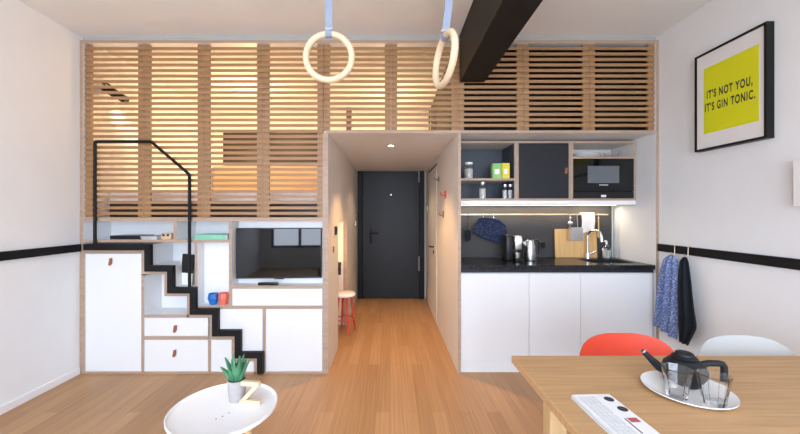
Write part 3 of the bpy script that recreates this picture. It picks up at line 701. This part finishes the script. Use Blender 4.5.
pm = MB().cyl((bx_, 3.32, ZT + .1301), (bx_, 3.32, ZT + .16), .008); pm.tube([(bx_, 3.32, ZT + .16), (bx_ - .01, 3.31, ZT + .166), (bx_ - .035, 3.30, ZT + .162)], .006); pm.build('pump', M['white'], t)

# ------------------------------------------------------------------ right wall
PX0, PX1, pz0, pz1, pxf = 1.994, 2.465, 1.760, 2.435, XR - .046
t = thing('framed_poster', 'black framed lime yellow slogan poster on the right wall', 'picture', (XR, (PX0 + PX1) / 2, pz0))
q = .014
m = MB().box(pxf, XR, PX0, PX0 + q, pz0, pz1).box(pxf, XR, PX1 - q, PX1, pz0, pz1).box(pxf, XR, PX0 + q, PX1 - q, pz0, pz0 + q).box(pxf, XR, PX0 + q, PX1 - q, pz1 - q, pz1)
m.build('frame', M['frame'], t)
B(pxf + .006, XR - .001, PX0 + q, PX1 - q, pz0 + q, pz1 - q).build('mount', M['mount'], t)
pr = B(pxf + .005, pxf + .0061, 2.040, 2.398, 1.872, 2.326).build('print', M['yellow'], t)
def lettering(txt, yl, yr, zc_, hh, tiltz):
    cu = bpy.data.curves.new('lettering', 'FONT'); cu.body = txt; cu.size = 1; cu.offset = .034; cu.extrude = .0; cu.space_character = 1.22
    tmp = bpy.data.objects.new('tmp', cu); COL.objects.link(tmp)
    bpy.context.view_layer.update()
    me = bpy.data.meshes.new_from_object(tmp.evaluated_get(bpy.context.evaluated_depsgraph_get()))
    bpy.data.objects.remove(tmp)
    xs = [v.co.x for v in me.vertices]; a, b = min(xs), max(xs); capz = .70
    for v in me.vertices:
        s_ = (v.co.x - a) / (b - a)
        v.co = Vector((pxf + .0046, yl + (yr - yl) * s_, zc_ + (v.co.y / capz - .5) * hh + tiltz * (s_ - .5))) - Vector(t.location)
    me.materials.clear(); me.materials.append(M['dink'])
    o = bpy.data.objects.new('lettering', me); COL.objects.link(o)
    o.parent = pr; tag(o, 'black slogan line')
lettering("IT'S NOT YOU,", 2.375, 2.075, 2.132, .052, -.012)
lettering("IT'S GIN TONIC.", 2.388, 2.060, 2.046, .052, -.012)
tag(B(XR - .05, XR - .001, 1.60, 1.862, 1.359, 1.612, bev=.004).build('wall_box', M['white'], origin=(XR, 1.73, 1.46)), 'white rectangular box on the right wall at the edge of view', 'wall box')
# hooks and towels on the right rail
def railhook(y, label):
    x = XR - .018; t = MB()
    t.tube([(x + .004, y, 1.078), (x - .004, y, 1.080), (x - .006, y, 1.054), (x - .006, y, 1.009), (x - .018, y, .996), (x - .030, y, 1.009), (x - .031, y, 1.024)], .003, seg=8)
    return tag(t.build('rail_hook', M['brass'], origin=(x, y, 1.0)), label, 'hook', 'hooks on the right black rail')
railhook(2.665, 'chrome hook on the right rail holding the blue towel'); railhook(2.545, 'chrome hook on the right rail holding the black cloth')
def hang(name, label, cat, m, yt, rows, folds, depth):
    X0 = XR - .028
    def fn(u, v):
        k = u * (len(rows) - 1); i = min(int(k), len(rows) - 2); f = k - i
        a = [rows[i][j] * (1 - f) + rows[i + 1][j] * f for j in range(4)]      # y0, y1, z left, z right
        y = a[0] + (a[1] - a[0]) * v; z = a[2] + (a[3] - a[2]) * v + .036
        return (X0 - .016 - depth * (.25 + .75 * min(1, u * 2.5)) * .5 * (1 + math.sin(folds * v * 2 * PI + u * 1.5)) * (.5 + .5 * math.sin(PI * (.15 + .7 * v))), y, z)
    o = MB().grid(fn, 40, 40, .004).build(name, m, origin=(X0, yt, .98))
    return tag(o, label, cat)
hang('kitchen_towel', 'blue patterned towel hanging from the right rail beside the kitchen', 'towel', M['bluecloth'], 2.665,
     [(2.690, 2.640, .965, .965), (2.735, 2.610, .93, .93), (2.77, 2.595, .80, .80), (2.800, 2.600, .60, .58), (2.825, 2.620, .37, .33)], 2.6, .030)
hang('apron', 'black cloth hanging from the right rail in front of the blue towel', 'cloth', M['darkcloth'], 2.545,
     [(2.560, 2.53, .965, .965), (2.585, 2.505, .93, .93), (2.59, 2.475, .80, .80), (2.585, 2.445, .62, .62), (2.58, 2.425, .48, .50), (2.575, 2.43, .40, .47), (2.57, 2.50, .33, .33)], 2.2, .035)

# ------------------------------------------------------------------ gym rings
def ring(x, y, z, rz, label, lean, tilt):
    t = thing('gym_ring', label, 'gym ring', (x, y, z), 'gym rings on straps')
    mt = Matrix.Rotation(tilt, 4, 'Y') @ Matrix.Rotation(rz, 4, 'Z')
    MB().tube([mt @ Vector((.102 * math.cos(2 * PI * k / 56), 0, .102 * math.sin(2 * PI * k / 56))) for k in range(56)], .0142, seg=16, closed=True, up=mt @ Vector((0, 1, 0))).build('ring', M['ring'], t, local=True, smooth=60)
    top = ZC - z
    a = mt @ Matrix.Rotation(-.10 if tilt else 0, 4, 'Y')
    c = a @ Vector((0, 0, .102))
    s = MB()
    for k in range(14):                                   # webbing wrapped once round the top of the ring
        p = a @ Vector((0, .0162 * math.cos(2 * PI * k / 14), .102 + .0162 * math.sin(2 * PI * k / 14)))
        q = a @ Vector((0, .0162 * math.cos(2 * PI * (k + 1) / 14), .102 + .0162 * math.sin(2 * PI * (k + 1) / 14)))
        s.tube([p, q], .015, seg=8, up=a @ Vector((1, 0, 0)), flat=(1, .10))
    c = a @ Vector((0, 0, .119))
    s.prism([(c.x - .015, c.z), (c.x + .015, c.z), (c.x + .015 + lean, top - .002), (c.x - .015 + lean, top - .002)], c.y - .002, c.y + .002)
    s.build('strap', M['strap'], t, local=True)
    tag(B(c.x - .018, c.x + .018, c.y - .006, c.y + .006, c.z, c.z + .010, bev=.002).build('buckle', M['grey'], t, local=True), 'grey strap buckle')
    B(c.x + lean - .03, c.x + lean + .03, c.y - .02, c.y + .02, top - .006, top, bev=.001).build('ceiling_plate', M['black'], t, local=True)
ring(-.271, 1.53, 2.016, 0, 'left pale wooden gym ring hanging face on', .0, 0)
ring(.224, 1.415, 1.953, math.radians(-77), 'right pale wooden gym ring turned nearly edge on beside the dark beam', .085, math.radians(4))

# ------------------------------------------------------------------ round side table
tc = Vector((-.7225, 1.504, 0)); tz = .470; tr_ = .221
t = thing('side_table', 'round white tray-topped table on the floor', 'table', tc)
MB().lathe([(0, tz - .012), (tr_ - .014, tz - .012), (tr_ - .002, tz - .002), (tr_, tz + .012), (tr_ - .004, tz + .013), (tr_ - .009, tz + .002), (tr_ - .014, tz), (0, tz)], (tc.x, tc.y, 0), seg=72).build('tabletop', M['lacq'], t)
for a in (-20, 100, 220):
    c, s_ = math.cos(math.radians(a)), math.sin(math.radians(a))
    MB().cyl((tc.x + .19 * c, tc.y + .19 * s_, 0), (tc.x + .12 * c, tc.y + .12 * s_, tz - .0125), .012, .017).build('leg', M['oakleg'], t)
for px, py in ((216, 419), (222.5, 416.5), (229, 413)):
    Y = F * (EYE - tz) / (py - VY); x = FX(px, Y)
    MB().cyl((x, Y, tz), (x, Y, tz + .0006), .0045, seg=12).build('screw_cap', M['grey'], t)
# plant
pp = Vector((-.700, 1.578, tz))
t = thing('potted_plant', 'small aloe in a grey pot on the round white table', 'plant', pp)
MB().lathe([(0, 0), (.031, 0), (.033, .003), (.042, .094), (.042, .097), (.038, .097), (.036, .084), (0, .084)]).build('pot', M['gpot'], t, local=True)
MB().lathe([(0, .0845), (.0355, .0845), (.02, .090), (0, .091)]).build('soil', M['soil'], t, local=True)
lf = MB(); rnd = random.Random(3)
specs = [(-.05, .0, .11, .0), (-.026, .01, .10, 1.8), (.03, 0, .125, .3), (.052, .01, .10, .2), (0, .03, .105, 0), (0, -.03, .09, 0), (-.035, -.02, .085, 0), (.022, -.025, .10, 0), (.03, .03, .09, 0), (-.065, -.01, .07, 0), (-.012, -.012, .13, 0)]
for (ex, ey, hh, _) in specs:
    ex *= 1.12
    b0 = Vector((ex * .25, ey * .25, .086)); b1 = Vector((ex, ey, .086 + hh))
    pts = [b0 + (b1 - b0) * u + Vector((-ex, -ey, 0)) * .35 * u * (1 - u) for u in (0, .15, .35, .6, .8, .93, 1)]
    side = Vector((-ey, ex, 0)); side = side.normalized() if side.length > 1e-4 else Vector((1, 0, 0))
    lf.tube(pts, [.012, .0175, .0180, .0150, .0105, .0055, .0008], seg=10, up=side, flat=(1, .5))
lf.build('foliage', M['aloe'], t, local=True, smooth=60)
# wooden zigzag ornament
oz = Vector((FX(250.5, 1.55), 1.545, tz))
t = tag(MB().box(-.046, .052, -.012, .012, 0, .020, bev=.003)
        .prism([(-.040, .0185), (-.014, .0185), (.044, .083), (.018, .083)], -.012, .012, bev=.002)
        .box(-.040, .046, -.012, .012, .0815, .102, bev=.003).build('wooden_ornament', M['beech'], origin=(0, 0, 0)), 'pale wooden zigzag ornament beside the aloe on the round table', 'ornament')
t.location = oz; t.rotation_euler = (0, 0, math.radians(-8))

# ------------------------------------------------------------------ dining table and chairs
DX0, DX1, DY0, DY1, DZ = .468, 2.16, .46, 1.332, .774
t = thing('dining_table', 'oak dining table with teapot and newspaper', 'table', ((DX0 + DX1) / 2, (DY0 + DY1) / 2, 0))
B(DX0, DX1, DY0, DY1, DZ - .028, DZ, bev=.003).build('tabletop', M['oak'], t)
for x in (DX0 + .10, DX1 - .16):
    for y in (DY0 + .05, DY1 - .11): B(x, x + .06, y, y + .06, 0, DZ - .0285, bev=.004).build('leg', M['oakleg'], t)
ch = thing('shell_chair', 'red orange shell chair behind the dining table', 'chair', (1.03, 1.30, 0), 'shell chairs at the dining table')
def shell(u, v):
    # u runs from the seat front over the seat and up the back, v across
    s = v * 2 - 1
    prof = [(-.21, .455, .195), (-.17, .474, .205), (-.11, .472, .212), (-.05, .467, .216), (.02, .458, .217), (.08, .457, .217), (.15, .468, .217), (.195, .52, .217), (.212, .58, .217), (.222, .63, .217)]
    for q in range(1, 13):
        hq = math.sin(q / 12 * PI / 2)
        prof.append((.222 + .028 * hq, .63 + .156 * hq, .217 * max(.015, 1 - hq ** 3.2) ** (1 / 3.2)))
    k = u * (len(prof) - 1); i = min(int(k), len(prof) - 2); f = k - i
    a = [prof[i][j] * (1 - f) + prof[i + 1][j] * f for j in range(3)]
    curl = s * s
    up = .028 * curl * (1 if u < .3 else max(0, 1 - (u - .3) * 8)); fwd = .045 * curl * max(0, min(1, (u - .25) * 6))
    fwd *= (a[2] / .217) ** 2
    return (a[2] * s, a[0] - fwd, a[1] + up)
shl = MB().grid(shell, 84, 32, .007).build('shell', M['red'], ch, local=True, smooth=60)
for sx in (-1, 1):
    for sy in (-1, 1):
        MB().cyl((.20 * sx, .20 * sy, 0), (.12 * sx, .10 * sy + .01, .455), .011, .014, seg=14).build('leg', M['oakleg'], ch, local=True)
MB().box(-.13, .13, -.10, .12, .4475, .4565, bev=.002).build('seat_bracket', M['black'], ch, local=True)
c2 = copy_tree(ch); c2.location = (1.515, 1.272, 0); c2['label'] = 'off white shell chair beside the red chair at the dining table'
for c in c2.children:
    if c.name.startswith('shell'): c.data = c.data.copy(); c.data.materials[0] = M['offwhite']

pc = Vector((.905, 1.052, DZ)); uu = Vector((.652, .758, 0)); ww = Vector((.758, -.652, 0))
o = MB().lathe([(0, 0), (.070, 0), (.085, .003), (.112, .010), (.120, .014), (.120, .0165), (.110, .013), (.086, .0065), (0, .006)], seg=64).build('serving_plate', M['porcelain']); o.location = pc; o.scale = (.955, .955, 1)
tag(o, 'round white serving plate under the teapot and glasses', 'plate')
pz = Vector((0, 0, .0062))
tp = pc + uu * .055 - ww * .006 + pz
ang = math.atan2(-.22, .95)
t = thing('teapot', 'black cast iron teapot on the white serving plate', 'teapot', tp, None, ang); t.scale = (.95, .95, 1.0)
MB().lathe([(0, 0), (.040, 0), (.046, .004), (.060, .030), (.062, .045), (.056, .064), (.042, .078), (.034, .081), (0, .082)], seg=48).build('body', M['iron'], t, local=True)
MB().lathe([(0, .0822), (.034, .0822), (.036, .086), (.030, .091), (.026, .0915), (.025, .098), (.021, .1005), (0, .1005)], seg=40).build('lid', M['iron'], t, local=True)
MB().tube([(-.052, 0, .040), (-.075, 0, .048), (-.098, 0, .070), (-.120, 0, .092)], [.017, .014, .0105, .008], seg=16).build('spout', M['iron'], t, local=True)
MB().lathe([(.0045, .0), (.0082, 0), (.0080, .004), (.0045, .004), (.0045, 0)], mtx=Matrix.Translation((-.120, 0, .092)) @ Matrix.Rotation(math.radians(-45), 4, 'Y'), seg=20).build('spout_tip', M['steel'], t, local=True)
MB().tube([(.050, 0, .066), (.070, 0, .072), (.098, 0, .0735), (.107, 0, .0725), (.111, 0, .067), (.112, 0, .055), (.111, 0, .012)], .0095, seg=12, flat=(1, 1.1)).build('handle', M['iron'], t, local=True)
def tumbler(pos, label, rz):
    o = MB().lathe([(0, 0), (.024, 0), (.0265, .005), (.030, .034), (.0395, .086), (.0372, .0865), (.0270, .036), (.022, .016), (0, .014)], seg=10).build('glass_tumbler', M['glass'], smooth=25)
    o.location = pos; o.rotation_euler = (0, 0, rz); tag(o, label, 'glass', 'tumblers beside the teapot')
tumbler(pc - uu * .066 - ww * .022 + pz, 'clear faceted tumbler on the white plate nearer the newspaper', .2)
tumbler(pc - uu * .050 + ww * .058 + pz, 'clear faceted tumbler on the white plate in front of the teapot handle', .5)

# newspaper
nb = thing('newspaper', 'folded newspaper lying at the left end of the dining table', 'newspaper', (.60, .89, DZ), None, math.radians(2))
nz = .0
for k, (a, b, c, d) in enumerate([(-.060, .058, -.16, .135), (-.057, .057, -.158, .138), (-.058, .055, -.16, .136), (-.054, .056, -.159, .134)]):
    def sh(u, v, a=a, b=b, c=c, d=d, k=k):
        x = a + (b - a) * u; y = c + (d - c) * v
        return (x, y, .0015 + k * .0032 + .0022 * (.5 + .5 * math.sin(u * 5 + k + v * 7)) * (0 if k == 3 else 1) * .4)
    MB().grid(sh, 10, 12, .0012).build('page', M['paper'], nb, local=True)
tz_ = .0113
pr_ = MB()
for i in range(4):
    x0 = -.048 + i * .013
    for j in range(52):
        y0 = .118 - j * .0052
        pr_.box(x0, x0 + .011 - (.004 if j % 9 == 8 else 0), y0, y0 + .0022, tz_, tz_ + .0003)
tag(pr_.build('print', M['ink'], nb, local=True), 'grey columns of print')
for (x, y) in ((.036, .105), (.040, .055)): MB().lathe([(0, .0), (.013, 0), (.013, .0005), (0, .0005)], (x, y, tz_)).build('printed_disc', M['dink'], nb, local=True)
B(.020, .046, -.005, .014, tz_, tz_ + .0004).build('printed_picture', M['rink'], nb, local=True); B(.012, .0155, -.05, .012, tz_, tz_ + .0004).build('printed_bar', M['dink'], nb, local=True)

# ------------------------------------------------------------------ light
def area(name, loc, rot, sx, sy, power, col, portal=False):
    l = bpy.data.lights.new(name, 'AREA'); l.shape = 'RECTANGLE'; l.size = sx; l.size_y = sy; l.energy = power; l.color = col
    if portal: l.cycles.is_portal = True
    o = bpy.data.objects.new(name, l); COL.objects.link(o); o.location = loc; o.rotation_euler = rot; return o
def point(name, loc, power, col, r=.05):
    l = bpy.data.lights.new(name, 'POINT'); l.energy = power; l.color = col; l.shadow_soft_size = r
    o = bpy.data.objects.new(name, l); COL.objects.link(o); o.location = loc; return o
def spot(name, loc, to, power, col, ang=80, r=.02):
    l = bpy.data.lights.new(name, 'SPOT'); l.energy = power; l.color = col; l.spot_size = math.radians(ang); l.spot_blend = .6; l.shadow_soft_size = r
    o = bpy.data.objects.new(name, l); COL.objects.link(o); o.location = loc
    o.rotation_euler = (Vector(to) - Vector(loc)).to_track_quat('-Z', 'Y').to_euler(); return o
WARM = (1, .63, .29)
for i, (a, b) in enumerate(wins):
    area('window_portal', ((a + b) / 2, YB + .005, (wz0 + wz1) / 2), (math.radians(90), 0, 0), b - a, wz1 - wz0, 1, (1, 1, 1), True)
W = bpy.data.worlds.new('daylight'); S.world = W; W.use_nodes = True
nt = W.node_tree; bg = nt.nodes['Background']
tcw = nt.nodes.new('ShaderNodeTexCoord'); sepw = nt.nodes.new('ShaderNodeSeparateXYZ'); rpw = nt.nodes.new('ShaderNodeValToRGB')
mr = nt.nodes.new('ShaderNodeMapRange'); mr.inputs['From Min'].default_value = -1; mr.inputs['From Max'].default_value = 1
nt.links.new(tcw.outputs['Generated'], sepw.inputs[0]); nt.links.new(sepw.outputs['Z'], mr.inputs['Value']); nt.links.new(mr.outputs[0], rpw.inputs['Fac'])
e = rpw.color_ramp.elements
e[0].position = .42; e[0].color = (.78, .84, .95, 1); e[1].position = .52; e[1].color = (.82, .95, 1.16, 1)
nt.links.new(rpw.outputs['Color'], bg.inputs['Color']); bg.inputs['Strength'].default_value = 12.0
# added fill light behind the view, brightens the side walls; no fixture
area('ceiling_fill', (-.3, -1.1, 2.76), (0, 0, 0), 2.4, 1.6, 50, (.82, .91, 1.0))
# loft lamps
spot('loft_spot', (XL + .19, 3.09, 2.39), (XL + .02, 3.35, 1.9), 30, (1, .82, .58), 75)
point('loft_lamp', (-1.6, 4.0, 2.45), 24, WARM, .12)
point('loft_lamp', (-2.1, 4.5, 2.2), 8, WARM, .1)
point('loft_lamp', (0.0, 4.2, 2.45), 17, WARM, .12)
# corridor, niche and kitchen lamps
spot('corridor_downlight', (0.01, 3.36, ZS - .02), (0.01, 3.36, 0), 66, (1, .56, .24), 105)
spot('corridor_downlight', (0.01, 4.5, ZS - .02), (0.01, 4.5, 0), 16, (1, .70, .42), 120)
point('niche_lamp', (-.9, 3.72, 1.05), 7, (1, .72, .42), .05)
area('under_cabinet_led', (1.4, KB - .08, uz0 - .041), (0, 0, 0), 1.5, .03, 4.5, (1, .80, .55))

# ------------------------------------------------------------------ camera
cam = bpy.data.cameras.new('camera'); co = bpy.data.objects.new('camera', cam); COL.objects.link(co)
co.location = (0, 0, EYE); co.rotation_euler = (math.radians(90), 0, 0)
cam.sensor_width = 36; cam.lens = F / 800 * 36; cam.shift_x = (400 - VX) / 800; cam.shift_y = (VY - 217) / 800; cam.clip_start = .02
S.camera = co
vs = S.view_settings; vs.view_transform = 'Standard'; vs.look = 'None'; vs.gamma = 1; vs.use_curve_mapping = False; vs.exposure = 0.14
S.cycles.use_denoising = True
S.cycles.max_bounces = 10; S.cycles.diffuse_bounces = 6
